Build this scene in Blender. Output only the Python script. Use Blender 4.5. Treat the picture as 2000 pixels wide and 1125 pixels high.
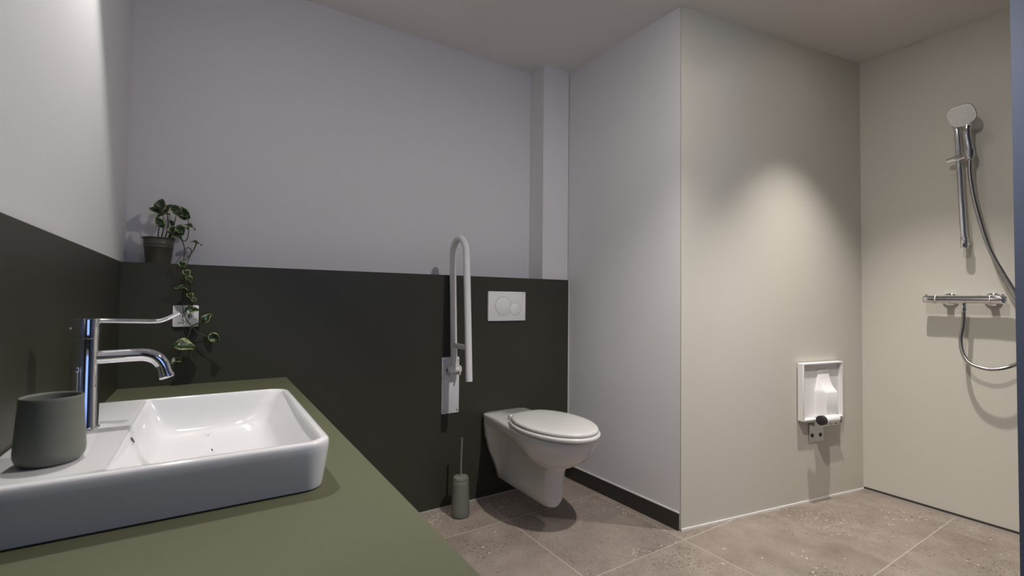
import bpy, bmesh, math, random
from mathutils import Vector, Matrix
random.seed(7)
for o in list(bpy.data.objects): bpy.data.objects.remove(o)
SC = bpy.context.scene
COL = SC.collection

# ------------------------------------------------------------------ camera
HC = 2.496                       # ceiling height
def make_camera():
    f = 921.33; yaw, pit, rol = math.radians(32.771), math.radians(1.516), math.radians(.585)
    fw = Vector((math.sin(yaw)*math.cos(pit), math.cos(yaw)*math.cos(pit), math.sin(pit)))
    r = Vector((math.cos(yaw), -math.sin(yaw), 0)); u = r.cross(fw)
    r2 = r*math.cos(rol)+u*math.sin(rol); u2 = -r*math.sin(rol)+u*math.cos(rol)
    cd = bpy.data.cameras.new('camera'); c = bpy.data.objects.new('camera', cd); COL.objects.link(c)
    M = Matrix.Identity(4)
    for i in range(3):
        M[i][0] = r2[i]; M[i][1] = u2[i]; M[i][2] = -fw[i]
    M[0][3], M[1][3], M[2][3] = .27441, -2.25158, 1.07078
    c.matrix_world = M
    cd.sensor_width = 36; cd.lens = f/2000*36; cd.clip_start = .01
    cd.dof.use_dof = True; cd.dof.focus_distance = 2.4; cd.dof.aperture_fstop = 5.6
    SC.camera = c
make_camera()
# ------------------------------------------------------------------ exposure, sky, lamps
SC.view_settings.view_transform = 'Standard'; SC.view_settings.look = 'None'
SC.view_settings.gamma = 1; SC.view_settings.use_curve_mapping = False
SC.view_settings.exposure = 0.0
W_ = bpy.data.worlds.new('world'); SC.world = W_; W_.use_nodes = True
bg = W_.node_tree.nodes['Background']; bg.inputs[0].default_value = (.26, .42, 1.0, 1); bg.inputs[1].default_value = 1.9
WX0, WX1, WZ0, WZ1, WY = .75, 1.75, .95, 2.15, -3.6       # window in the wall behind the camera
pl = bpy.data.lights.new('window_portal', 'AREA'); pl.shape = 'RECTANGLE'; pl.size = WX1-WX0; pl.size_y = WZ1-WZ0
pl.cycles.is_portal = True
po = bpy.data.objects.new('window_portal', pl); COL.objects.link(po)
po.location = ((WX0+WX1)/2, WY-.12, (WZ0+WZ1)/2); po.rotation_euler = (math.radians(90), 0, 0)
# x, y, watts, colour, full cone angle, blend
LAMPS = [(.175, -.78, 60, (1, .955, .93), 70, .5, 90),
         (1.54, -1.62, 96, (1, .94, .885), 112, .75, 1800),
         (2.77, -1.41, 146, (1, .93, .885), 78, 1, 90)]

# ------------------------------------------------------------------ helpers
def tag(o, label=None, cat=None, group=None, kind=None):
    if label: o['label'] = label
    if cat: o['category'] = cat
    if group: o['group'] = group
    if kind: o['kind'] = kind
    return o
def empty(name, loc, label, cat, group=None):
    o = bpy.data.objects.new(name, None); o.empty_display_size = .05
    COL.objects.link(o); o.location = loc; tag(o, label, cat, group); return o
def link(name, bm, mat, parent=None, smooth=True, bevel=0, seg=2, angle=40):
    bmesh.ops.recalc_face_normals(bm, faces=bm.faces[:])
    me = bpy.data.meshes.new(name); bm.to_mesh(me); bm.free()
    o = bpy.data.objects.new(name, me); COL.objects.link(o)
    for m in (mat if isinstance(mat, (list, tuple)) else [mat]): me.materials.append(m)
    if parent:
        o.parent = parent; p = parent; off = Vector((0, 0, 0))
        while p: off += p.location; p = p.parent
        me.transform(Matrix.Translation(-off))
    if smooth:
        for p in me.polygons: p.use_smooth = True
        me.set_sharp_from_angle(angle=math.radians(angle))
    if bevel:
        b = o.modifiers.new('bevel', 'BEVEL'); b.width = bevel; b.segments = seg; b.limit_method = 'ANGLE'; b.angle_limit = math.radians(35)
        b.harden_normals = False
    return o
def box(bm, x0, x1, y0, y1, z0, z1, fr=None, mi=0):
    v = [(x, y, z) for x in (x0, x1) for y in (y0, y1) for z in (z0, z1)]
    vs = [bm.verts.new(fr(*p) if fr else p) for p in v]
    for f in ((0,1,3,2), (4,6,7,5), (0,4,5,1), (2,3,7,6), (0,2,6,4), (1,5,7,3)):
        bm.faces.new([vs[i] for i in f]).material_index = mi
def prism(bm, pts, z0, z1):
    a = [bm.verts.new((x, y, z0)) for x, y in pts]; b = [bm.verts.new((x, y, z1)) for x, y in pts]
    n = len(pts); bm.faces.new(a[::-1]); bm.faces.new(b)
    for i in range(n): bm.faces.new((a[i], a[(i+1) % n], b[(i+1) % n], b[i]))
def loft(bm, loops, cap0=True, cap1=True, closed=True):
    L = [[bm.verts.new(p) for p in lp] for lp in loops]; n = len(L[0])
    for a, b in zip(L, L[1:]):
        for i in range(n if closed else n-1):
            j = (i+1) % n; bm.faces.new((a[i], a[j], b[j], b[i]))
    if cap0: bm.faces.new(L[0][::-1])
    if cap1: bm.faces.new(L[-1])
    return L
def lathe(bm, c, prof, n=48, axis=Vector((0, 0, 1)), cap0=True, cap1=True):
    """prof = [(radius, height)] along axis from c"""
    axis = Vector(axis).normalized(); a = axis.orthogonal().normalized(); b = axis.cross(a); c = Vector(c)
    loops = [[c+axis*h+(a*math.cos(2*math.pi*k/n)+b*math.sin(2*math.pi*k/n))*r for k in range(n)] for r, h in prof]
    return loft(bm, loops, cap0, cap1)
def catmull(pts, k=8):
    P = [Vector(p) for p in pts]; P = [P[0]*2-P[1]]+P+[P[-1]*2-P[-2]]; out = []
    for i in range(1, len(P)-2):
        for j in range(k):
            t = j/k; p0, p1, p2, p3 = P[i-1:i+3]
            out.append(.5*((2*p1)+(p2-p0)*t+(2*p0-5*p1+4*p2-p3)*t*t+(3*p1-p0-3*p2+p3)*t**3))
    out.append(P[-2]); return out
def tube(bm, pts, r, n=16, up=None, cap=True):
    """r: number, list, or list of (rx, ry)"""
    P = [Vector(p) for p in pts]; T = []
    for i in range(len(P)): T.append((P[min(i+1, len(P)-1)]-P[max(i-1, 0)]).normalized())
    a = (Vector(up) if up else T[0].orthogonal()); a = (a-T[0]*a.dot(T[0])).normalized(); loops = []
    for i, p in enumerate(P):
        a = (a-T[i]*a.dot(T[i])).normalized(); b = T[i].cross(a)
        rr = r[i] if isinstance(r, (list, tuple)) else r
        rx, ry = rr if isinstance(rr, (list, tuple)) else (rr, rr)
        loops.append([p+a*math.cos(2*math.pi*k/n)*rx+b*math.sin(2*math.pi*k/n)*ry for k in range(n)])
    loft(bm, loops, cap, cap)
def rrect(x0, x1, y0, y1, r, z, nc=8, ns=6):
    """rounded rectangle with a constant number of points; r may be 4 radii"""
    rs = r if isinstance(r, (list, tuple)) else [r]*4; out = []
    cs = [(x1, y0, -90, rs[0]), (x1, y1, 0, rs[1]), (x0, y1, 90, rs[2]), (x0, y0, 180, rs[3])]
    arcs = []
    for cx, cy, a0, rr in cs:
        px = cx-rr if cx == x1 else cx+rr; py = cy-rr if cy == y1 else cy+rr
        arcs.append([Vector((px+rr*math.cos(math.radians(a0+90*k/nc)), py+rr*math.sin(math.radians(a0+90*k/nc)), z)) for k in range(nc+1)])
    for i in range(4):
        out += arcs[i]; a, b = arcs[i][-1], arcs[(i+1) % 4][0]
        out += [a.lerp(b, k/ns) for k in range(1, ns)]
    return out

# ------------------------------------------------------------------ materials
def mat(name, col, rough=.5, metal=0, spec=.5, noise=0, nscale=8, bump=0, bscale=200, coat=0, coat_r=.1):
    m = bpy.data.materials.new(name); m.use_nodes = True; nt = m.node_tree; b = nt.nodes['Principled BSDF']
    b.inputs['Roughness'].default_value = rough; b.inputs['Metallic'].default_value = metal
    b.inputs['Specular IOR Level'].default_value = spec
    b.inputs['Coat Weight'].default_value = coat; b.inputs['Coat Roughness'].default_value = coat_r
    tc = nt.nodes.new('ShaderNodeTexCoord')
    n = nt.nodes.new('ShaderNodeTexNoise'); n.inputs['Scale'].default_value = nscale; n.inputs['Detail'].default_value = 5
    nt.links.new(tc.outputs['Object'], n.inputs['Vector'])
    mx = nt.nodes.new('ShaderNodeMix'); mx.data_type = 'RGBA'
    mx.inputs[6].default_value = tuple(c*(1-noise) for c in col)+(1,); mx.inputs[7].default_value = tuple(min(1, c*(1+noise)) for c in col)+(1,)
    nt.links.new(n.outputs['Fac'], mx.inputs[0]); nt.links.new(mx.outputs[2], b.inputs['Base Color'])
    if bump:
        n2 = nt.nodes.new('ShaderNodeTexNoise'); n2.inputs['Scale'].default_value = bscale; n2.inputs['Detail'].default_value = 3
        nt.links.new(tc.outputs['Object'], n2.inputs['Vector'])
        bp = nt.nodes.new('ShaderNodeBump'); bp.inputs['Strength'].default_value = bump; bp.inputs['Distance'].default_value = .002
        nt.links.new(n2.outputs['Fac'], bp.inputs['Height']); nt.links.new(bp.outputs[0], b.inputs['Normal'])
    return m
PAINT = mat('white_paint', (.73, .725, .735), .6, noise=.02, nscale=2, bump=.12, bscale=350, spec=.35)
PIERP = mat('grey_blue_paint', (.065, .08, .125), .6, noise=.02, nscale=2, bump=.12, bscale=350, spec=.3)
CEILP = mat('ceiling_paint', (.80, .775, .74), .75, noise=.02, nscale=2, bump=.12, bscale=350, spec=.2)
OLIVE = mat('dark_olive_laminate', (.041, .0415, .029), .42, noise=.04, nscale=3, bump=.06, bscale=900, spec=.4)
TOP = mat('olive_counter_laminate', (.100, .104, .060), .48, noise=.06, nscale=40, bump=.10, bscale=900, spec=.4)
SAGE = mat('pale_sage_panel', (.63, .61, .535), .42, noise=.015, nscale=2, bump=.04, bscale=600, spec=.4)
SKIRT = mat('dark_skirting_tile', (.040, .034, .029), .5, noise=.15, nscale=30)
SILIC = mat('white_silicone', (.86, .85, .82), .45)
GREYSIL = mat('grey_silicone', (.42, .40, .37), .5)
DARKGAP = mat('dark_joint', (.05, .045, .04), .7)
CERAM = mat('white_ceramic', (.71, .705, .71), .08, spec=.55, coat=.3, coat_r=.03)
CERAMT = mat('toilet_ceramic', (.72, .71, .69), .10, spec=.5, coat=.25, coat_r=.04)
SEATP = mat('seat_plastic', (.74, .73, .705), .22, spec=.5)
WPLAST = mat('white_plastic', (.85, .84, .835), .3, spec=.5)
GPLAST = mat('grey_nozzle_rubber', (.28, .26, .25), .5)
WPOWD = mat('white_powder_coat', (.76, .75, .76), .35, spec=.5)
CHROME = mat('chrome', (.80, .80, .82), .045, metal=1)
BRUSHED = mat('brushed_steel', (.52, .52, .52), .32, metal=1, noise=.1, nscale=60)
SAGECER = mat('grey_green_stoneware', (.17, .18, .15), .5, noise=.05, nscale=60, bump=.05, bscale=700, spec=.35)
POTM = mat('khaki_enamel_pot', (.085, .082, .058), .42, noise=.06, nscale=20)
SOIL = mat('potting_soil', (.02, .014, .010), .9, noise=.4, nscale=80, bump=.6, bscale=120)
STEM = mat('plant_stem', (.05, .055, .025), .6, noise=.2, nscale=60)
BLACK = mat('black_rubber', (.02, .02, .022), .5)
SHOLE = mat('dark_socket_hole', (.02, .02, .02), .6)

def leaf_material():
    m = bpy.data.materials.new('variegated_leaf'); m.use_nodes = True; nt = m.node_tree; b = nt.nodes['Principled BSDF']
    b.inputs['Roughness'].default_value = .35
    uv = nt.nodes.new('ShaderNodeUVMap'); sp = nt.nodes.new('ShaderNodeSeparateXYZ'); nt.links.new(uv.outputs[0], sp.inputs[0])
    tc = nt.nodes.new('ShaderNodeTexCoord'); n = nt.nodes.new('ShaderNodeTexNoise'); n.inputs['Scale'].default_value = 55; n.inputs['Detail'].default_value = 2
    nt.links.new(tc.outputs['Object'], n.inputs['Vector'])
    a = nt.nodes.new('ShaderNodeMath'); a.operation = 'MULTIPLY_ADD'; a.inputs[1].default_value = 1.1
    nt.links.new(n.outputs['Fac'], a.inputs[0]); nt.links.new(sp.outputs[0], a.inputs[2])
    cr = nt.nodes.new('ShaderNodeValToRGB'); cr.color_ramp.elements[0].position = 1.17; cr.color_ramp.elements[0].color = (.016, .040, .010, 1)
    cr.color_ramp.elements[1].position = 1.0; cr.color_ramp.elements[1].color = (.30, .33, .13, 1)
    cr.color_ramp.elements[0].position = .90
    nt.links.new(a.outputs[0], cr.inputs[0])
    s = nt.nodes.new('ShaderNodeMath'); s.operation = 'MULTIPLY'; s.inputs[1].default_value = .72
    nt.links.new(a.outputs[0], s.inputs[0]); nt.links.new(s.outputs[0], cr.inputs[0])
    nt.links.new(cr.outputs[0], b.inputs['Base Color']); return m
LEAF = leaf_material()

def floor_material():
    m = bpy.data.materials.new('terrazzo_tiles'); m.use_nodes = True; nt = m.node_tree; N = nt.nodes; L = nt.links; b = N['Principled BSDF']
    b.inputs['Roughness'].default_value = .45; b.inputs['Specular IOR Level'].default_value = .35
    geo = N.new('ShaderNodeNewGeometry'); sp = N.new('ShaderNodeSeparateXYZ'); L.new(geo.outputs['Position'], sp.inputs[0])
    def M(op, a, c=None, d=None):
        n = N.new('ShaderNodeMath'); n.operation = op
        for i, v in enumerate((a, c, d)):
            if v is None: continue
            if isinstance(v, (int, float)): n.inputs[i].default_value = v
            else: L.new(v, n.inputs[i])
        return n.outputs[0]
    T = .5765
    gx = M('DIVIDE', M('SUBTRACT', sp.outputs[0], 1.527-.5765*4), T); gy = M('DIVIDE', M('SUBTRACT', sp.outputs[1], -.289-.5765*6), T)
    fx = M('FRACT', gx); fy = M('FRACT', gy)
    ex = M('ABSOLUTE', M('SUBTRACT', fx, .5)); ey = M('ABSOLUTE', M('SUBTRACT', fy, .5))
    grout = M('GREATER_THAN', M('MAXIMUM', ex, ey), .5-.0030)
    ix = M('FLOOR', gx); iy = M('FLOOR', gy)
    cb = N.new('ShaderNodeCombineXYZ'); L.new(ix, cb.inputs[0]); L.new(iy, cb.inputs[1])
    wn = N.new('ShaderNodeTexWhiteNoise'); wn.noise_dimensions = '3D'; L.new(cb.outputs[0], wn.inputs['Vector'])
    va = N.new('ShaderNodeVectorMath'); va.operation = 'MULTIPLY_ADD'; L.new(wn.outputs['Color'], va.inputs[0]); va.inputs[1].default_value = (9, 9, 9); L.new(geo.outputs['Position'], va.inputs[2])
    pos = va.outputs[0]
    def noise(sc, det=4, ro=.6):
        n = N.new('ShaderNodeTexNoise'); n.inputs['Scale'].default_value = sc; n.inputs['Detail'].default_value = det; n.inputs['Roughness'].default_value = ro
        L.new(pos, n.inputs['Vector']); return n.outputs['Fac']
    def ramp(fac, p0, p1, c0, c1):
        r = N.new('ShaderNodeValToRGB'); e = r.color_ramp.elements; e[0].position = p0; e[1].position = p1; e[0].color = c0+(1,); e[1].color = c1+(1,)
        L.new(fac, r.inputs[0]); return r.outputs[0]
    def mix(f, a, c, t='MIX'):
        n = N.new('ShaderNodeMix'); n.data_type = 'RGBA'; n.blend_type = t
        for i, v in ((0, f), (6, a), (7, c)):
            if isinstance(v, (float, int)): n.inputs[i].default_value = v
            elif isinstance(v, tuple): n.inputs[i].default_value = v+(1,)
            else: L.new(v, n.inputs[i])
        return n.outputs[2]
    base = ramp(noise(5, 6, .65), .3, .72, (.215, .180, .150), (.355, .303, .260))
    base = mix(.55, base, ramp(noise(120, 5, .7), .3, .7, (.55, .55, .55), (1.35, 1.35, 1.35)), 'MULTIPLY')
    tone = ramp(wn.outputs['Value'], 0, 1, (.90, .90, .90), (1.06, 1.05, 1.04))
    base = mix(1.0, base, tone, 'MULTIPLY')
    def flecks(scale, size, dens, seed):
        v = N.new('ShaderNodeTexVoronoi'); v.inputs['Scale'].default_value = scale; v.inputs['Randomness'].default_value = 1
        o = N.new('ShaderNodeVectorMath'); o.operation = 'ADD'; L.new(pos, o.inputs[0]); o.inputs[1].default_value = (seed, seed*2, 0)
        L.new(o.outputs[0], v.inputs['Vector'])
        near = M('LESS_THAN', v.outputs['Distance'], size)
        s2 = N.new('ShaderNodeSeparateXYZ'); L.new(v.outputs['Color'], s2.inputs[0])
        dn = N.new('ShaderNodeTexNoise'); dn.inputs['Scale'].default_value = 3.2; dn.inputs['Detail'].default_value = 2; L.new(o.outputs[0], dn.inputs['Vector'])
        thr = M('MULTIPLY', M('SUBTRACT', dn.outputs['Fac'], .565), dens*3.2)
        pick = M('LESS_THAN', s2.outputs[0], thr)
        return M('MULTIPLY', near, pick)
    white = M('MAXIMUM', flecks(85, .33, .9, 1.3), flecks(44, .22, .40, 5.1))
    dark = M('MAXIMUM', flecks(120, .36, 1.3, 3.7), flecks(60, .25, .6, 8.2))
    c = mix(M('MULTIPLY', dark, .8), base, (.05, .042, .035))
    c = mix(M('MULTIPLY', white, .85), c, (.62, .58, .50))
    gmain = M('MULTIPLY', grout, M('MAXIMUM', M('GREATER_THAN', ey, .5-.0030), M('LESS_THAN', sp.outputs[0], 2.4)))
    c = mix(M('MAXIMUM', M('MULTIPLY', gmain, .85), M('MULTIPLY', grout, .2)), c, (.52, .465, .40))
    L.new(c, b.inputs['Base Color'])
    bp = N.new('ShaderNodeBump'); bp.inputs['Strength'].default_value = .25; bp.inputs['Distance'].default_value = .001
    L.new(M('SUBTRACT', M('SUBTRACT', 1, dark), grout), bp.inputs['Height']); L.new(bp.outputs[0], b.inputs['Normal'])
    return m
FLOOR = floor_material()

def struct(name, bm, m, **k):
    o = link(name, bm, m, smooth=False, **k); o['kind'] = 'structure'; return o
# ------------------------------------------------------------------ room shell
S0 = Vector((2.159, -.806, 0)); S1 = Vector((3.486, -1.0398, 0)); R1 = Vector((3.468, -1.8398, 0))
eS = (S1-S0).normalized(); nS = Vector((eS.y, -eS.x, 0))
eR = (R1-S1).normalized(); nR = Vector((eR.y, -eR.x, 0))
FS = lambda s, d, z: S0+eS*s+nS*d+Vector((0, 0, z))        # along the shower's back wall, out of it, up
FR = lambda s, d, z: S1+eR*s+nR*d+Vector((0, 0, z))        # along the shower's right wall
D = .154; HP = 1.2; PX, PY = 2.157, -1.907
bm = bmesh.new(); box(bm, -.12, 3.65, -3.75, .35, -.1, 0); struct('floor', bm, FLOOR)
bm = bmesh.new(); box(bm, -.12, 3.65, -3.75, .35, HC, HC+.1); struct('ceiling', bm, CEILP)
bm = bmesh.new(); box(bm, -.12, -.006, -3.6, D, 0, HC); struct('wall_left', bm, PAINT)
bm = bmesh.new(); box(bm, -.006, 0, -3.6, D, 0, HP); struct('wall_lower_left', bm, OLIVE)
bm = bmesh.new(); box(bm, -.12, 2.2, D, D+.12, 0, HC); struct('wall_back', bm, PAINT)
bm = bmesh.new(); box(bm, 0, 2.1385, 0, D, 0, HP); struct('wall_lower_back', bm, OLIVE)
bm = bmesh.new(); box(bm, 1.946, 2.139, .012, D, HP, HC); struct('wall_corner', bm, PAINT)
q0 = S0-nS*.008+eS*.0
bm = bmesh.new(); prism(bm, [(2.14, D), (2.159, -.797), (3.6, -1.052), (3.6, D)], 0, HC); struct('wall_partition', bm, PAINT)
def frbox(fr, s0, s1, d0, d1, z0, z1):
    b = bmesh.new(); box(b, s0, s1, d0, d1, z0, z1, fr); return b
struct('wall_shower_back', frbox(FS, 0, 1.3474, -.0075, 0, .006, HC), SAGE)
struct('wall_shower_right', frbox(FR, 0, .90, -.14, 0, .006, HC), SAGE)
bm = bmesh.new(); prism(bm, [(PX, PY), (PX, -3.6), (3.62, -3.6), (3.62, PY)], 0, HC); struct('wall_right', bm, PIERP)
# unseen wall behind the camera, coloured dark to cut bounced light, with window opening
bm = bmesh.new()
for a in ((-.12, WX0, 0, HC), (WX1, 3.62, 0, HC), (WX0, WX1, 0, WZ0), (WX0, WX1, WZ1, HC)):
    box(bm, a[0], a[1], WY-.15, WY, a[2], a[3])
struct('wall_front', bm, OLIVE)
win = empty('window_1', ((WX0+WX1)/2, WY-.07, WZ0), None, None); win['kind'] = 'structure'
bm = bmesh.new()
for a in ((WX0, WX0+.06, WZ0, WZ1), (WX1-.06, WX1, WZ0, WZ1), (WX0+.06, WX1-.06, WZ0, WZ0+.06), (WX0+.06, WX1-.06, WZ1-.06, WZ1)):
    box(bm, a[0], a[1], WY-.10, WY-.04, a[2], a[3])
link('window_frame', bm, WPOWD, win, smooth=False)
G = bpy.data.materials.new('window_glass'); G.use_nodes = True; nt = G.node_tree; nt.nodes.clear()
o_ = nt.nodes.new('ShaderNodeOutputMaterial'); t_ = nt.nodes.new('ShaderNodeBsdfTransparent'); g_ = nt.nodes.new('ShaderNodeBsdfGlossy'); x_ = nt.nodes.new('ShaderNodeMixShader')
g_.inputs['Roughness'].default_value = .02; x_.inputs[0].default_value = .06
nt.links.new(t_.outputs[0], x_.inputs[1]); nt.links.new(g_.outputs[0], x_.inputs[2]); nt.links.new(x_.outputs[0], o_.inputs[0])
bm = bmesh.new(); box(bm, WX0+.06, WX1-.06, WY-.074, WY-.068, WZ0+.06, WZ1-.06); link('window_pane', bm, G, win, smooth=False)
# skirting and joints
pdir = (Vector((2.159, -.797, 0))-Vector((2.14, 0, 0))); pl_ = pdir.length; pdir.normalize(); pn = Vector((pdir.y, -pdir.x, 0))
FP = lambda s, d, z: Vector((2.14, 0, 0))+pdir*s+pn*d+Vector((0, 0, z))
struct('baseboard_partition', frbox(FP, 0, pl_-.001, 0, .010, 0, .078), SKIRT)
struct('trim_1', frbox(FP, 0, pl_-.001, 0, .005, .078, .083), SILIC)
struct('trim_2', frbox(FP, -.002, .004, 0, .004, .078, HP), SILIC)
struct('trim_3', frbox(FS, 0, 1.345, -.001, .004, 0, .010), SILIC)
struct('trim_4', frbox(FR, .004, .89, -.001, .006, 0, .007), GREYSIL)
struct('trim_5', frbox(FR, .004, .89, -.001, .003, .007, .018), DARKGAP)
bm = bmesh.new(); box(bm, 0, 2.12, -.004, 0, 0, .006); struct('trim_6', bm, GREYSIL)
struct('trim_7', frbox(FR, .05, .89, .034, .037, 0, .0008), GREYSIL)
# ------------------------------------------------------------------ ceiling lamps
def emis(name, c, s):
    m = bpy.data.materials.new(name); m.use_nodes = True; nt = m.node_tree; nt.nodes.clear()
    o = nt.nodes.new('ShaderNodeOutputMaterial'); e = nt.nodes.new('ShaderNodeEmission'); e.inputs[0].default_value = c+(1,); e.inputs[1].default_value = s
    nt.links.new(e.outputs[0], o.inputs[0]); return m
for (x, y, w, c, ang, bl, glow), lb in zip(LAMPS, ('white recessed ceiling downlight above the washbasin', 'white recessed ceiling downlight in front of the toilet', 'white recessed ceiling downlight above the shower area')):
    t = empty('ceiling_downlight', (x, y, HC), lb, 'ceiling light')
    bm = bmesh.new(); lathe(bm, (x, y, HC), [(.030, 0), (.045, 0), (.045, -.004), (.030, -.006)], 40, cap0=False, cap1=False)
    link('ring', bm, WPOWD, t)
    bm = bmesh.new(); lathe(bm, (x, y, HC), [(.030, 0), (.030, -.003), (.027, -.008), (.016, -.0105), (.001, -.011)], 40); link('lens', bm, emis('lamp_lens', c, glow), t)
    ld = bpy.data.lights.new('downlight_beam', 'SPOT'); ld.energy = w; ld.color = c; ld.spot_size = math.radians(ang); ld.spot_blend = bl; ld.shadow_soft_size = .022
    lo = bpy.data.objects.new('downlight_beam', ld); COL.objects.link(lo); lo.location = (0, 0, -.036); lo.parent = t

# ------------------------------------------------------------------ worktop
HT = .73
bm = bmesh.new(); box(bm, 0.0005, .567, -2.7, -.0005, HT-.038, HT)
tag(link('countertop', bm, TOP, smooth=False, bevel=.0015), 'olive green laminate countertop under the white washbasin', 'countertop')

# ------------------------------------------------------------------ washbasin
BX0, BX1, BY0, BY1, ZB = .0015, .470, -1.366, -.772, .818
wb = empty('washbasin', (.25, -1.07, HT), 'white rectangular ceramic washbasin sitting on the olive countertop', 'washbasin')
bm = bmesh.new()
R = [.045, .05, .012, .012]
def off(k, z, r=None): return rrect(BX0+k, BX1-k, BY0+k, BY1-k, [max(.004, q-k) for q in (r or R)], z)
loops = [off(.020, HT+.0005), off(.012, HT+.003), off(.010, HT+.010), off(.001, ZB-.02), off(0, ZB-.010), off(.0008, ZB-.005), off(.0025, ZB-.002), off(.006, ZB)]
ix0, ix1, iy0, iy1 = .150, .456, BY0+.014, BY1-.014
def inn(a, b, c, d, z, r): return rrect(ix0+a, ix1-b, iy0+c, iy1-d, r, z)
RI = [.034, .038, .012, .012]
loops += [inn(0, 0, 0, 0, ZB, RI), inn(.002, .002, .002, .002, ZB-.0012, RI), inn(.005, .006, .004, .004, ZB-.006, RI)]
for t, zz in ((.12, .018), (.25, .035), (.42, .054), (.60, .068), (.78, .077), (1, .0815)):
    a = .005+t*.028+.012*t*t; loops.append(inn(a, .006+t*.070, .004+t*.045, .004+t*.045, ZB-zz, [.036+.03*t, .04+.03*t, .014+.03*t, .014+.03*t]))
loops += [inn(.085, .125, .10, .10, ZB-.0835, .05), inn(.12, .165, .17, .17, ZB-.0845, .015), inn(.133, .155, .23, .23, ZB-.0850, .006)]
loft(bm, loops); body = link('basin_body', bm, CERAM, wb, angle=50)
bm = bmesh.new(); lathe(bm, (.292, -1.069, ZB-.0845), [(.03, 0), (.032, .001), (.031, .004), (.02, .006)], 40); link('drain', bm, CERAM, wb)
# overflow slot in the wall of the bowl next to the tap
bm = bmesh.new(); lathe(bm, (.1590, -1.105, ZB-.020), [(.0085, -.001), (.0085, .0012), (.006, .0016)], 32, axis=(1, 0, .45)); ov = link('overflow_ring', bm, CHROME, wb)
bm = bmesh.new(); lathe(bm, (.1590, -1.105, ZB-.020), [(.0058, .001), (.0058, .0020)], 24, axis=(1, 0, .45)); link('overflow_hole', bm, SHOLE, ov)

# ------------------------------------------------------------------ tap
FX, FY = .080, -1.05
tp = empty('basin_tap', (FX, FY, ZB), 'tall chrome single lever tap with long handle on the washbasin', 'tap')
bm = bmesh.new(); lathe(bm, (FX, FY, ZB), [(.0245, 0.0003), (.0245, .003), (.0225, .004), (.0222, .0045), (.0212, .172), (.0205, .1725)], 64); link('tap_body', bm, CHROME, tp)
bm = bmesh.new(); lathe(bm, (FX, FY, ZB), [(.0205, .1725), (.0205, .1738), (.0213, .1740), (.0213, .208), (.0205, .210), (0.001, .2102)], 64); cap = link('lever_cap', bm, CHROME, tp)
bm = bmesh.new(); lathe(bm, (FX-.0208, FY-.004, ZB+.192), [(.0022, 0), (.0022, .0022), (.0015, .0026)], 16, axis=(-1, -.2, 0)); link('grub_screw', bm, WPLAST, cap)
bm = bmesh.new()
lv = [(FX+.012, FY, 1.0235), (FX+.03, FY, 1.0234), (FX+.08, FY, 1.0215), (FX+.100, FY, 1.0210), (FX+.115, FY, 1.0225), (FX+.130, FY, 1.0290), (FX+.146, FY, 1.0385)]
cv = catmull(lv, 6); n = len(cv)
tube(bm, cv, [(.0044, .0088+.0035*max(0, (i/n-.6))/.4) for i in range(n)], 20, up=(0, 0, 1)); link('lever', bm, CHROME, tp)
bm = bmesh.new()
sp_ = [(FX+.016, FY, .9530), (FX+.04, FY, .9535), (FX+.075, FY, .9545), (FX+.092, FY, .9535), (FX+.108, FY, .9465), (FX+.1185, FY, .934), (FX+.124, FY, .918), (FX+.1265, FY, .9105)]
cv = catmull(sp_, 8); tube(bm, cv, .0125, 32, up=(0, 0, 1)); spo = link('spout', bm, CHROME, tp)
dv = (Vector(sp_[-1])-Vector(sp_[-2])).normalized()
bm = bmesh.new(); lathe(bm, Vector(sp_[-1])-dv*.002, [(.0135, 0), (.0138, .001), (.0138, .0055), (.0128, .007), (.010, .0068), (.009, .005)], 32, axis=dv); link('aerator', bm, CHROME, spo)
bm = bmesh.new(); rx, ry = FX-.007, FY-.0285
lathe(bm, (rx, ry, ZB), [(.0022, 0.0003), (.0022, .112), (.0032, .113), (.0034, .118), (.003, .121), (.001, .1215)], 16); link('waste_pull_rod', bm, CHROME, tp)

# ------------------------------------------------------------------ tumbler
bm = bmesh.new(); CX, CY = .0775, -1.262
prof = [(.030, .0004), (.0345, .002), (.0385, .006), (.0408, .013), (.0413, .020), (.0370, .094), (.0368, .0985), (.0358, .1005), (.0346, .0995), (.0340, .096), (.0372, .030), (.033, .012), (.02, .008)]
lathe(bm, (CX, CY, ZB), prof, 72)
tag(link('tumbler', bm, SAGECER, angle=60), 'grey green ceramic tumbler on the washbasin edge beside the tap', 'tumbler')

# ------------------------------------------------------------------ power socket behind the tap
sx, sz = .2026, .9966
so = empty('power_socket', (sx, 0, sz), 'white square wall socket on the dark panel behind the tap', 'socket')
def rplate(bm, cx, cz, w, h, r, y0, y1, bev=.0015):
    def lp(k, y): return [Vector((p.x, y, p.y)) for p in rrect(cx-w/2+k, cx+w/2-k, cz-h/2+k, cz+h/2-k, max(r-k, .0004), 0, 5, 2)]
    loft(bm, [lp(0, y0), lp(0, y1+bev), lp(bev*.4, y1+bev*.3), lp(bev, y1)])
bm = bmesh.new(); rplate(bm, sx, sz, .084, .084, .006, -.0005, -.009); link('plate', bm, WPLAST, so)
bm = bmesh.new(); rplate(bm, sx, sz, .050, .050, .003, -.0085, -.011, .001); ins = link('insert', bm, WPLAST, so)
bm = bmesh.new(); lathe(bm, (sx, -.0111, sz), [(.0195, 0), (.0195, .0006), (.0182, .0006), (.0180, 0)], 40, axis=(0, -1, 0), cap0=False, cap1=False); link('well_ring', bm, GPLAST, ins)
for s in (-1, 1):
    bm = bmesh.new(); lathe(bm, (sx+s*.0095, -.0111, sz), [(.0028, 0), (.0028, .0008)], 16, axis=(0, -1, 0)); link('pin_hole', bm, SHOLE, ins)
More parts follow.
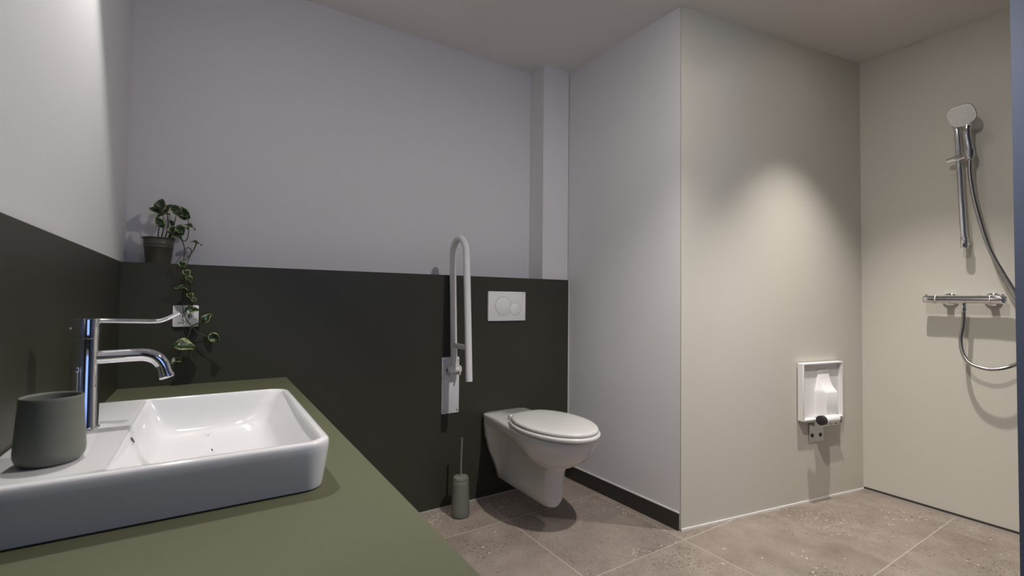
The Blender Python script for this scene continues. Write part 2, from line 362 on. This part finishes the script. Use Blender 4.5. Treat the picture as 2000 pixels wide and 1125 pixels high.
bm = bmesh.new(); lathe(bm, (sx, -.0111, sz+.0115), [(.0024, 0), (.0024, .005), (.0015, .006)], 12, axis=(0, -1, 0)); link('earth_pin', bm, BRUSHED, ins)

# ------------------------------------------------------------------ flush plate
fx, fz = 1.6877, 1.0384
fp = empty('flush_plate', (fx, 0, fz), 'white dual flush plate with two round buttons above the toilet', 'flush plate')
bm = bmesh.new(); rplate(bm, fx, fz, .246, .164, .004, -.0005, -.011, .002); link('plate', bm, WPLAST, fp)
def button(cx, cz, r, nm, clip=None):
    b = bmesh.new(); lathe(b, (cx, -.0108, cz), [(r, 0), (r, .0014), (r-.0008, .002), (0.001, .0022)], 56, axis=(0, -1, 0)); o = link(nm, b, WPLAST, fp)
    b = bmesh.new(); lathe(b, (cx, -.0111, cz), [(r-.0002, 0), (r-.0002, .0007), (r+.0013, .0007), (r+.0013, 0)], 56, axis=(0, -1, 0), cap0=False, cap1=False); link('groove', b, GPLAST, o)
button(fx-.027, fz+.0005, .0515, 'large_button'); button(fx+.053, fz-.016, .0345, 'small_button')
tx = bpy.data.curves.new('t', 'FONT'); tx.body = 'GEBERIT'; tx.size = .0052; tx.extrude = .0002; tx.align_x = 'RIGHT'
tmp = bpy.data.objects.new('t', tx); COL.objects.link(tmp); bpy.context.view_layer.update()
me = bpy.data.meshes.new_from_object(tmp.evaluated_get(bpy.context.evaluated_depsgraph_get())); bpy.data.objects.remove(tmp)
me.transform(Matrix.Translation((.117, -.0111, .0725)) @ Matrix.Rotation(math.radians(90), 4, 'X')); me.materials.clear(); me.materials.append(GPLAST)
o = bpy.data.objects.new('maker_mark', me); COL.objects.link(o); o.parent = fp

# ------------------------------------------------------------------ folding grab rail
gx = 1.345
gr = empty('grab_rail', (gx, 0, .48), 'white hinged grab rail folded upright beside the toilet', 'grab rail')
bm = bmesh.new(); rplate(bm, gx+.001, .627, .098, .292, .006, -.0005, -.006, .0012); wp = link('wall_plate', bm, WPOWD, gr)
for sxx, szz in ((-.038, .755), (.038, .755), (-.038, .665), (-.038, .497), (.038, .497)):
    bm = bmesh.new(); lathe(bm, (gx+.001+sxx, -.006, szz), [(.0048, 0), (.0048, .0012), (.003, .0022)], 16, axis=(0, -1, 0)); link('screw', bm, BRUSHED, wp)
for a in (-.030, .022):
    bm = bmesh.new(); box(bm, gx+a, gx+a+.008, -.066, -.005, .685, .735); link('hinge_cheek', bm, WPOWD, gr, bevel=.003)
bm = bmesh.new(); lathe(bm, (gx-.038, -.048, .713), [(.010, 0), (.0165, .002), (.0165, .074), (.010, .076)], 28, axis=(1, 0, 0)); link('hinge_pin', bm, WPOWD, gr)
bm = bmesh.new(); lathe(bm, (gx-.038, -.048, .713), [(.009, -.004), (.0105, -.003), (.0105, .001)], 20, axis=(1, 0, 0)); link('pin_cap', bm, BRUSHED, gr)
bm = bmesh.new()
pA, pB = Vector((gx, -.047, .713)), Vector((gx, -.013, 1.305)); pC, pD = Vector((gx, -.170, 1.300)), Vector((gx, -.2125, .677))
cen = (pB+pC)/2; rr = (pB-pC).length/2; arc = []
for k in range(1, 24):
    a = math.pi*k/24; arc.append(cen+(pB-cen).normalized()*rr*math.cos(a)+Vector((0, .02, 1)).normalized()*rr*math.sin(a)*1.02)
tube(bm, [pA, pA.lerp(pB, .5), pB]+arc+[pC, pC.lerp(pD, .5), pD], .0172, 28, up=(1, 0, 0)); link('rail_tube', bm, WPOWD, gr)
bm = bmesh.new(); tube(bm, [(gx, -.040, .838), (gx, -.200, .838)], .0135, 24); link('cross_bar', bm, WPOWD, gr)

# ------------------------------------------------------------------ toilet
tx0 = 1.672
to = empty('toilet', (tx0, 0, .09), 'white wall hung toilet with closed lid on the dark olive panel', 'toilet')
def sm(a, b, x):
    t = min(1, max(0, (x-a)/(b-a))); return t*t*(3-2*t)
def lerpt(tab, z):
    for (z0, v0), (z1, v1) in zip(tab, tab[1:]):
        if z <= z1: t = sm(0, 1, (z-z0)/(z1-z0))*.5+.5*(z-z0)/(z1-z0); return v0+(v1-v0)*max(0, t)
    return tab[-1][1]
FRONT = [(.092, .455), (.10, .482), (.13, .500), (.20, .508), (.27, .513), (.292, .530), (.315, .585), (.345, .635), (.38, .672), (.42, .692), (.455, .700)]
FLANGE = [(.092, .020), (.10, .030), (.19, .072), (.27, .108), (.36, .130), (.41, .135), (.455, .132)]
BODY = [(.092, .026), (.10, .040), (.13, .050), (.27, .056), (.33, .060), (.375, .072), (.40, .105), (.43, .130), (.455, .140)]
BOWL = [(.092, 0), (.285, .0), (.300, .075), (.32, .112), (.35, .142), (.385, .160), (.40, .168), (.425, .176), (.455, .178)]
def halfw(y, z):
    """y = distance from the wall"""
    F = lerpt(FRONT, z); fl = lerpt(FLANGE, z); bd = lerpt(BODY, z); bw = lerpt(BOWL, z)
    k = 1-sm(.050, .060, y)
    w = max(bd, fl*k)
    if z > .375: w = max(w, (lerpt(FLANGE, z)+(bw-lerpt(FLANGE, z))*sm(0, .48, y))*sm(.375, .412, z))
    # front end rounding of foot
    fe = .060+.04*sm(.3, .1, z)
    tt = (F-y)/(.055 if bw < .06 else .14)
    foot = bd*math.sqrt(max(0, 1-(1-min(1, tt))**2)) if tt < 1 else w
    if bw > .02:
        a = lerpt([(.285, .03), (.30, .07), (.32, .115), (.35, .17), (.385, .215), (.42, .245), (.455, .255)], z); yc = F-a
        if y >= yc: b_ = bw*math.sqrt(max(0, 1-((y-yc)/a)**2))
        else: b_ = bw*math.sqrt(max(0, 1-((yc-y)/(a*1.25))**2))
        b_ = max(b_, 0)
        return (max(b_, w) if y < yc else max(b_, min(w, foot if b_ < .05 else b_))) if tt >= 1 or True else b_
    return min(w, foot)
bm = bmesh.new(); NY = 64; loops = []
zs = [.092, .094, .098, .105, .115, .13, .16, .19, .22, .25, .27, .282, .29, .298, .306, .315, .325, .335, .345, .36, .375, .385, .390, .396, .402, .410, .425, .440, .452, .458, .462]
for z in zs:
    zz = min(z, .455); F = lerpt(FRONT, zz); sh = 0
    if z < .098: sh = .010*(1-(z-.092)/.006)
    if z > .45: sh = .004*((z-.45)/.012)**2*2
    side = []
    for i in range(NY+1):
        t = i/NY
        if i <= 16: y = (0, .02, .035, .044, .048, .050, .052, .054, .056, .058, .060, .063, .068, .076, .088, .100, .112)[i]
        else: y = .112+(F-.112)*math.sin((i-16)/(NY-16)*math.pi/2)
        side.append((y, max(0, halfw(y, zz)-sh)))
    side[-1] = (F-sh, 0)
    lp = [Vector((tx0-w, -y-.0005, z)) for y, w in side]+[Vector((tx0+w, -y-.0005, z)) for y, w in side[-2::-1]]
    loops.append(lp)
loft(bm, loops); bmesh.ops.remove_doubles(bm, verts=bm.verts, dist=.0004)
tb = link('toilet_bowl', bm, CERAMT, to, angle=60)
m_ = tb.modifiers.new('smooth', 'SMOOTH'); m_.factor = .5; m_.iterations = 2
# raised deck behind the seat
def oval(a, b, y0, z, k=0, flat=.22, n=72, ecc=0):
    """egg outline: half width a, from y0 (flat back) to front y0+b"""
    out = []
    for i in range(n):
        t = 2*math.pi*i/n; cx = math.sin(t); cy = -math.cos(t)
        px = (a-k)*cx*abs(cx)**-.0 if cx else 0
        py = cy*(b/2-k)
        if py < -(b/2)*(1-flat): py = -(b/2)*(1-flat)+(py+(b/2)*(1-flat))*.25
        out.append(Vector((tx0+px*(1+.04*(-cy)), -(y0+b/2+py), z)))
    return out
bm = bmesh.new()
bmloops = [oval(.180, .530, .192, z, k, .16) for z, k in ((.462, .006), (.463, .003), (.470, .0), (.476, .0), (.481, .004), (.482, .012))]
inner = [oval(.180, .530, .192, z, k, .16) for z, k in ((.480, .050), (.474, .056), (.4635, .056))]
loft(bm, bmloops+inner, False, False); link('seat_ring', bm, SEATP, to, angle=60)
bm = bmesh.new()
lid = [oval(.172, .508, .205, z, k, .14) for z, k in ((.4825, .010), (.4835, .004), (.489, .0), (.495, .001), (.4995, .005), (.502, .014), (.5045, .040), (.506, .080), (.5065, .13))]
loft(bm, lid); link('lid', bm, SEATP, to, angle=60)
for s in (-1, 1):
    bm = bmesh.new(); lathe(bm, (tx0+s*.075-.02, -.212, .478), [(.009, 0), (.011, .002), (.011, .038), (.009, .040)], 24, axis=(1, 0, 0)); link('hinge', bm, SEATP, to)
for z in (.225, .245):
    bm = bmesh.new(); lathe(bm, (tx0-.030, -.4975, z), [(.0045, 0), (.0045, .0018), (.003, .0026)], 16, axis=(-.55, -.83, 0)); link('ceramic_mark', bm, CERAMT, to)

# ------------------------------------------------------------------ toilet brush
bx, by = 1.352, -.125
tbh = empty('toilet_brush', (bx, by, 0), 'grey green toilet brush in its round holder on the floor', 'toilet brush')
bm = bmesh.new(); lathe(bm, (bx, by, 0), [(.036, .0005), (.043, .003), (.0455, .010), (.0455, .03), (.0400, .160), (.0395, .176), (.037, .179)], 56); link('holder', bm, SAGECER, tbh)
bm = bmesh.new(); lathe(bm, (bx, by, 0), [(.037, .179), (.0393, .1795), (.0393, .183), (.037, .192), (.030, .197), (.012, .198), (.009, .204)], 56); link('holder_lid', bm, SAGECER, tbh)
bm = bmesh.new(); tube(bm, [(bx, by, .2), (bx+.001, by, .29), (bx+.003, by, .384)], .0053, 16); link('handle', bm, SAGECER, tbh)

# ------------------------------------------------------------------ potted plant on the ledge
px_, py_ = .105, .080
pt = empty('potted_plant', (px_, py_, HP), 'trailing variegated plant in an olive metal pot on the wall ledge', 'plant')
bm = bmesh.new()
pr = [(.037, .0004), (.0405, .001), (.0475, .066), (.0487, .067), (.0487, .069), (.0478, .070), (.0485, .0765), (.0497, .0775), (.0497, .0795), (.0488, .0805), (.0515, .100), (.0548, .1005), (.0556, .1025), (.0546, .1045), (.0515, .104), (.0495, .100), (.0475, .085)]
lathe(bm, (px_, py_, HP), pr, 64, cap1=False); link('pot', bm, POTM, pt, angle=60)
bm = bmesh.new(); lathe(bm, (px_, py_, HP), [(.0478, .086), (.03, .090), (.001, .092)], 32); link('soil', bm, SOIL, pt)
stems = [
 [(.100,.075,1.285),(.105,.062,1.335),(.108,.045,1.358)], [(.110,.07,1.285),(.120,.065,1.355),(.112,.055,1.425)], [(.120,.08,1.285),(.133,.08,1.356),(.126,.09,1.416)],
 [(.125,.07,1.285),(.150,.06,1.347),(.161,.055,1.405)], [(.128,.075,1.285),(.162,.06,1.338),(.205,.075,1.356)],
 [(.130,.06,1.285),(.165,.045,1.315),(.186,.05,1.297),(.197,.06,1.305),(.202,.065,1.341),(.197,.075,1.393),(.184,.09,1.408)],
 [(.125,.055,1.285),(.150,.03,1.318),(.178,.01,1.300),(.191,.0,1.268),(.192,-.012,1.232),(.190,-.022,1.205),(.195,-.030,1.165),(.196,-.035,1.121),(.192,-.035,1.081),(.193,-.035,1.032),(.202,-.035,.992),(.223,-.035,.959),(.241,-.038,.936),(.267,-.045,.921),(.298,-.055,.914)],
 [(.229,.09,1.293),(.220,.06,1.262),(.213,.02,1.244),(.208,-.012,1.221),(.203,-.03,1.200),(.212,-.035,1.141),(.220,-.035,1.072),(.224,-.032,1.032),(.212,-.035,.988)],
 [(.191,-.035,1.111),(.217,-.04,1.072),(.229,-.05,1.062)], [(.223,-.035,.959),(.249,-.04,.972),(.272,-.045,.988)],
 [(.223,-.035,.959),(.214,-.035,.923),(.202,-.035,.888),(.186,-.04,.855),(.174,-.045,.830)],
 [(.192,-.02,1.21),(.214,.0,1.245),(.207,.03,1.268),(.19,.03,1.262)]]
bm = bmesh.new()
for s in stems:
    c = catmull(s, 5); tube(bm, c, [.0022-.0009*i/len(c) for i in range(len(c))], 8)
link('stems', bm, STEM, pt)
leaves = [ # centre, length, direction (x, z), tilt
 (.109,.050,1.433,.054,80,.2),(.126,.095,1.428,.048,60,.6),(.094,.065,1.412,.050,150,.5),(.113,.075,1.397,.052,200,.8),(.109,.040,1.363,.046,120,.1),
 (.157,.050,1.420,.052,130,.3),(.181,.090,1.414,.058,105,.2),(.199,.070,1.397,.022,70,.3),(.207,.080,1.361,.042,-20,.8),(.178,.045,1.351,.052,170,.9),
 (.163,.040,1.322,.048,-40,.2),(.229,.090,1.297,.042,-10,.9),(.144,.065,1.368,.024,120,.5),(.176,.035,1.338,.044,-60,.4),(.148,.030,1.332,.040,-110,.4),
 (.203,-.045,1.162,.040,-60,.8),(.212,-.050,1.139,.042,-50,.9),(.190,-.045,1.106,.052,165,.9),(.217,-.050,1.074,.036,-55,.8),(.230,-.055,1.060,.026,-20,.6),
 (.222,-.045,1.022,.048,10,.4),(.272,-.050,.990,.046,60,.6),(.298,-.060,.912,.050,-50,.1),(.204,-.050,.886,.076,-8,.55),(.174,-.050,.828,.044,190,.7),(.188,-.045,1.195,.034,-70,.7),(.262,-.045,.958,.0,0,0)]
bm = bmesh.new(); uvl = bm.loops.layers.uv.new('UVMap')
for x, y, z, ln, deg, tilt in leaves:
    if ln == 0: continue
    a = math.radians(deg); d = Vector((math.cos(a), 0, math.sin(a))); nrm = Vector((0, -1, 0)).lerp(Vector((-.15, -.2, 1)), tilt).normalized()
    nrm = (nrm-d*nrm.dot(d)).normalized(); s = d.cross(nrm).normalized(); c = Vector((x, y, z)); nu, nv = 4, 9; g = []
    wd = ln*.36
    for j in range(nv+1):
        v = j/nv; w = wd*(math.sin(math.pi*v**.80)**.8 if 0 < v < 1 else 0)+.0004
        row = []
        for i in range(-nu, nu+1):
            u = i/nu; p = c+d*(v-.5)*ln+s*u*w+nrm*(abs(u)*w*.30-(v-.4)**2*ln*.55+.003*math.sin(9*v+u*2))
            row.append((bm.verts.new(p), abs(u)))
        g.append(row)
    for j in range(nv):
        for i in range(2*nu):
            q = (g[j][i], g[j][i+1], g[j+1][i+1], g[j+1][i]); f = bm.faces.new([k[0] for k in q])
            for lp, k in zip(f.loops, q): lp[uvl].uv = (k[1], j/nv)
lf = link('foliage', bm, LEAF, pt, angle=180); so_ = lf.modifiers.new('thick', 'SOLIDIFY'); so_.thickness = .0006

# ------------------------------------------------------------------ folded shower seat
ss = empty('folding_shower_seat', FS(.87, 0, .44), 'white folding shower seat folded up on the pale sage wall', 'shower seat')
s0, s1, z0, z1 = .790, 1.117, .445, .752
def fsb(name, m, parts, parent=ss, bevel=.003):
    b = bmesh.new()
    for p in parts: box(b, *p, FS)
    return link(name, b, m, parent, bevel=bevel)
fsb('seat_panel', WPLAST, [(s0+.004, s1-.004, .008, .018, z0+.004, z1-.004)])
bm = bmesh.new()      # rim: one mitred frame round the panel
def fl(k, d): return [FS(a, d, z) for a, z in ((s0+k, z0+k*.7), (s1-k, z0+k*.7), (s1-k, z1-k*.8), (s0+k, z1-k*.8))]
L_ = [fl(0, .007), fl(0, .038), fl(.012, .038), fl(.014, .017)]
loft(bm, L_, False, False); link('seat_rim', bm, WPLAST, ss, bevel=.003)
bm = bmesh.new(); lg = []
for z, d, ww, c_ in ((.720, .0185, .044, .978), (.690, .022, .045, .975), (.655, .032, .046, .970), (.628, .047, .047, .965), (.610, .064, .047, .960), (.602, .076, .047, .957), (.594, .080, .047, .956), (.52, .081, .047, .955), (.458, .082, .047, .955)):
    lg.append([FS(c_-ww*1.05, .017, z), FS(c_+ww*1.05, .017, z), FS(c_+ww*.95, d, z), FS(c_-ww*.95, d, z)])
loft(bm, lg); leg = link('folding_leg', bm, WPLAST, ss, bevel=.0035)
bm = bmesh.new(); lathe(bm, FS(.874, .086, .459), [(.018, 0), (.021, .002), (.021, .108), (.018, .110)], 36, axis=eS); link('foot', bm, WPLAST, leg)
bm = bmesh.new(); lathe(bm, FS(.874, .086, .459), [(.020, -.024), (.0245, -.022), (.0245, .0), (.021, .002)], 36, axis=eS); link('rubber_foot', bm, BLACK, leg)
bm = bmesh.new(); pts = [(.880, .318), (.990, .318), (.996, .324), (.996, .392), (1.128, .392), (1.136, .400), (1.136, .436), (.880, .436)]
a_ = [bm.verts.new(FS(a, .0006, z)) for a, z in pts]; b_ = [bm.verts.new(FS(a, .006, z)) for a, z in pts]
bm.faces.new(a_[::-1]); bm.faces.new(b_)
for k in range(len(pts)): bm.faces.new((a_[k], a_[(k+1) % 8], b_[(k+1) % 8], b_[k]))
br = link('wall_bracket', bm, BRUSHED, ss, bevel=.0015)
for a in (.884, 1.104):
    bm = bmesh.new(); box(bm, a, a+.010, .005, .034, .412, .452, FS); link('hinge_lug', bm, BRUSHED, ss, bevel=.002)
for s, z in ((.904, .355), (.970, .353), (1.050, .413), (1.100, .412)):
    bm = bmesh.new(); lathe(bm, FS(s, .0055, z), [(.0105, 0), (.0105, .003), (.006, .006)], 20, axis=nS); link('screw', bm, BLACK, br)
bm = bmesh.new(); lathe(bm, FS(.82, .028, .440), [(.006, 0), (.006, .292)], 20, axis=eS); link('hinge_rod', bm, BRUSHED, ss)

# ------------------------------------------------------------------ shower rail
sr = empty('shower_rail', FR(.45, 0, 1.36), 'chrome vertical shower rail on the right shower wall', 'shower rail')
bm = bmesh.new(); tube(bm, [FR(.444, .060, 2.005), FR(.455, .060, 1.68), FR(.4665, .060, 1.365)], .0130, 28); link('rail', bm, CHROME, sr)
for s, z in ((.4445, 1.985), (.4665, 1.375)):
    bm = bmesh.new(); lathe(bm, FR(s, .060, z-.022), [(.0145, 0), (.016, .002), (.016, .054), (.0145, .056)], 28)
    tube(bm, [FR(s, .0005, z), FR(s, .058, z)], .012, 24); link('rail_mount', bm, CHROME, sr)
bm = bmesh.new(); tube(bm, [FR(.408, .066, 1.798), FR(.43, .066, 1.802), FR(.46, .066, 1.806), FR(.5, .072, 1.812)], [(.010, .011), (.014, .014), (.017, .019), (.014, .015)], 24, up=(0, 0, 1))
link('slider', bm, CHROME, sr)
bm = bmesh.new(); lathe(bm, FR(.497, .088, 1.795), [(.015, 0), (.0185, .001), (.0195, .034), (.017, .036)], 28); tube(bm, [FR(.492, .066, 1.811), FR(.497, .088, 1.811)], .010, 16)
link('head_holder', bm, CHROME, sr)
# hand shower
hh = empty('hand_shower', FR(.497, .09, 1.79), 'hand shower with white nozzle face hanging on the chrome rail', 'shower head')
hc_ = FR(.481, .118, 2.000); nF = (nR*math.cos(math.radians(24))-Vector((0, 0, 1))*math.sin(math.radians(24))-eR*.10).normalized()
uF = (Vector((0, 0, 1))-eR*.16); uF = (uF-nF*uF.dot(nF)).normalized(); rF = uF.cross(nF)
if rF.dot(eR) < 0: rF = -rF
def shape(k, dd, wx=.054, wy=.051):
    o_ = []
    for i in range(64):
        t = 2*math.pi*i/64; c, s = math.cos(t), math.sin(t); e = .72
        u = abs(c)**e*(1 if c > 0 else -1); v = abs(s)**e*(1 if s > 0 else -1)
        sx_ = 1+.03*v
        o_.append(hc_+rF*(u*(wx-k)*sx_)+uF*(v*(wy-k))+nF*dd)
    return o_
bm = bmesh.new(); loft(bm, [shape(.030, -.020), shape(.014, -.016), shape(.004, -.008), shape(0, .0), shape(.0005, .003)]); hb = link('head_shell', bm, CHROME, hh)
bm = bmesh.new(); loft(bm, [shape(.0018, .0028), shape(.0025, .0045), shape(.006, .0055), shape(.03, .0062)]); fa = link('spray_face', bm, WPLAST, hh)
bm = bmesh.new()
for a in range(-4, 5):
    for b in range(-4, 5):
        # three fans of nozzles radiating from the middle
        u, v = a*.0098+(.0049 if b % 2 else 0), b*.0092
        if (abs(u)/.047)**2.6+(abs(v)/.044)**2.6 > .95 or (abs(u) < .004 and abs(v) < .004): continue
        lathe(bm, hc_+rF*u+uF*v+nF*.0052, [(.0017, 0), (.0015, .0016)], 6, axis=nF)
nz = link('nozzles', bm, GPLAST, fa); 
bm = bmesh.new()
hp = [hc_-uF*.026-nF*.012, hc_-uF*.046-nF*.014, FR(.4905, .098, 1.915), FR(.4935, .092, 1.87), FR(.497, .0885, 1.825), FR(.4975, .088, 1.785)]
cv = catmull(hp, 6); n = len(cv); tube(bm, cv, [((.0145+.007*max(0, 1-4*i/n)), .013) for i in range(n)], 24, up=tuple(rF)); link('handle', bm, CHROME, hh)
bm = bmesh.new(); hp2 = [hc_-uF*.040+nF*.0015, hc_-uF*.058-nF*.001, hc_-uF*.075-nF*.0065]
tube(bm, hp2, [(.024, .004), (.0150, .006), (.004, .005)], 20, up=tuple(rF)); link('neck_cover', bm, WPLAST, hh)
# mixer
mz = 1.099
mxr = empty('shower_mixer', FR(.458, 0, mz), 'chrome horizontal thermostatic mixer on the right shower wall', 'shower mixer')
bm = bmesh.new(); lathe(bm, FR(.357, .066, mz), [(.018, 0), (.0205, .002), (.0205, .200), (.018, .202)], 48, axis=eR); link('mixer_body', bm, CHROME, mxr)
for a, sgn, nm in ((.355, -1, 'temperature_knob'), (.561, 1, 'flow_knob')):
    bm = bmesh.new(); lathe(bm, FR(a, .066, mz), [(.018, 0), (.0215, .001), (.0215, .034), (.020, .046), (.018, .048)], 40, axis=eR*sgn)
    k_ = link(nm, bm, CHROME, mxr)
    bm = bmesh.new(); lathe(bm, FR(a+sgn*.038, .066, mz+.020), [(.006, 0), (.006, .004), (.004, .005)], 16); link('stop_button', bm, CHROME, k_)
    bm = bmesh.new(); lathe(bm, FR(a-sgn*.004, .066, mz), [(.0212, 0), (.0216, .0005), (.0216, .003), (.0212, .0035)], 40, axis=eR*sgn); link('scale_ring', bm, WPLAST, k_)
for s in (.395, .5525):
    bm = bmesh.new(); lathe(bm, FR(s, .0005, mz), [(.034, 0), (.034, .004), (.030, .010), (.020, .013), (.0135, .015), (.0135, .050)], 40, axis=nR); link('rosette', bm, CHROME, mxr)
bm = bmesh.new(); lathe(bm, FR(.462, .066, mz-.016), [(.0095, 0), (.0095, -.022), (.008, -.024), (.0105, -.025), (.0105, -.042), (.008, -.044)], 24); link('hose_outlet', bm, CHROME, mxr)
# hose
hs = [FR(.4975, .088, 1.778), FR(.4985, .087, 1.70), FR(.515, .083, 1.558), FR(.5563, .08, 1.3546), FR(.6065, .08, 1.2181), FR(.660, .08, 1.09), FR(.693, .08, .98), FR(.690, .08, .885), FR(.655, .08, .816), FR(.6264, .08, .792), FR(.584, .092, .7735),
      FR(.5405, .095, .7705), FR(.4902, .092, .7895), FR(.461, .082, .833), FR(.4505, .070, .896), FR(.459, .067, .97), FR(.462, .066, 1.038)]
cv = catmull(hs, 14)
bm = bmesh.new(); tube(bm, cv, .0082, 14)
HOSE = mat('metal_hose', (.42, .41, .40), .25, metal=1)
tag(link('shower_hose', bm, HOSE), 'silver metal shower hose looping below the chrome mixer', 'shower hose')
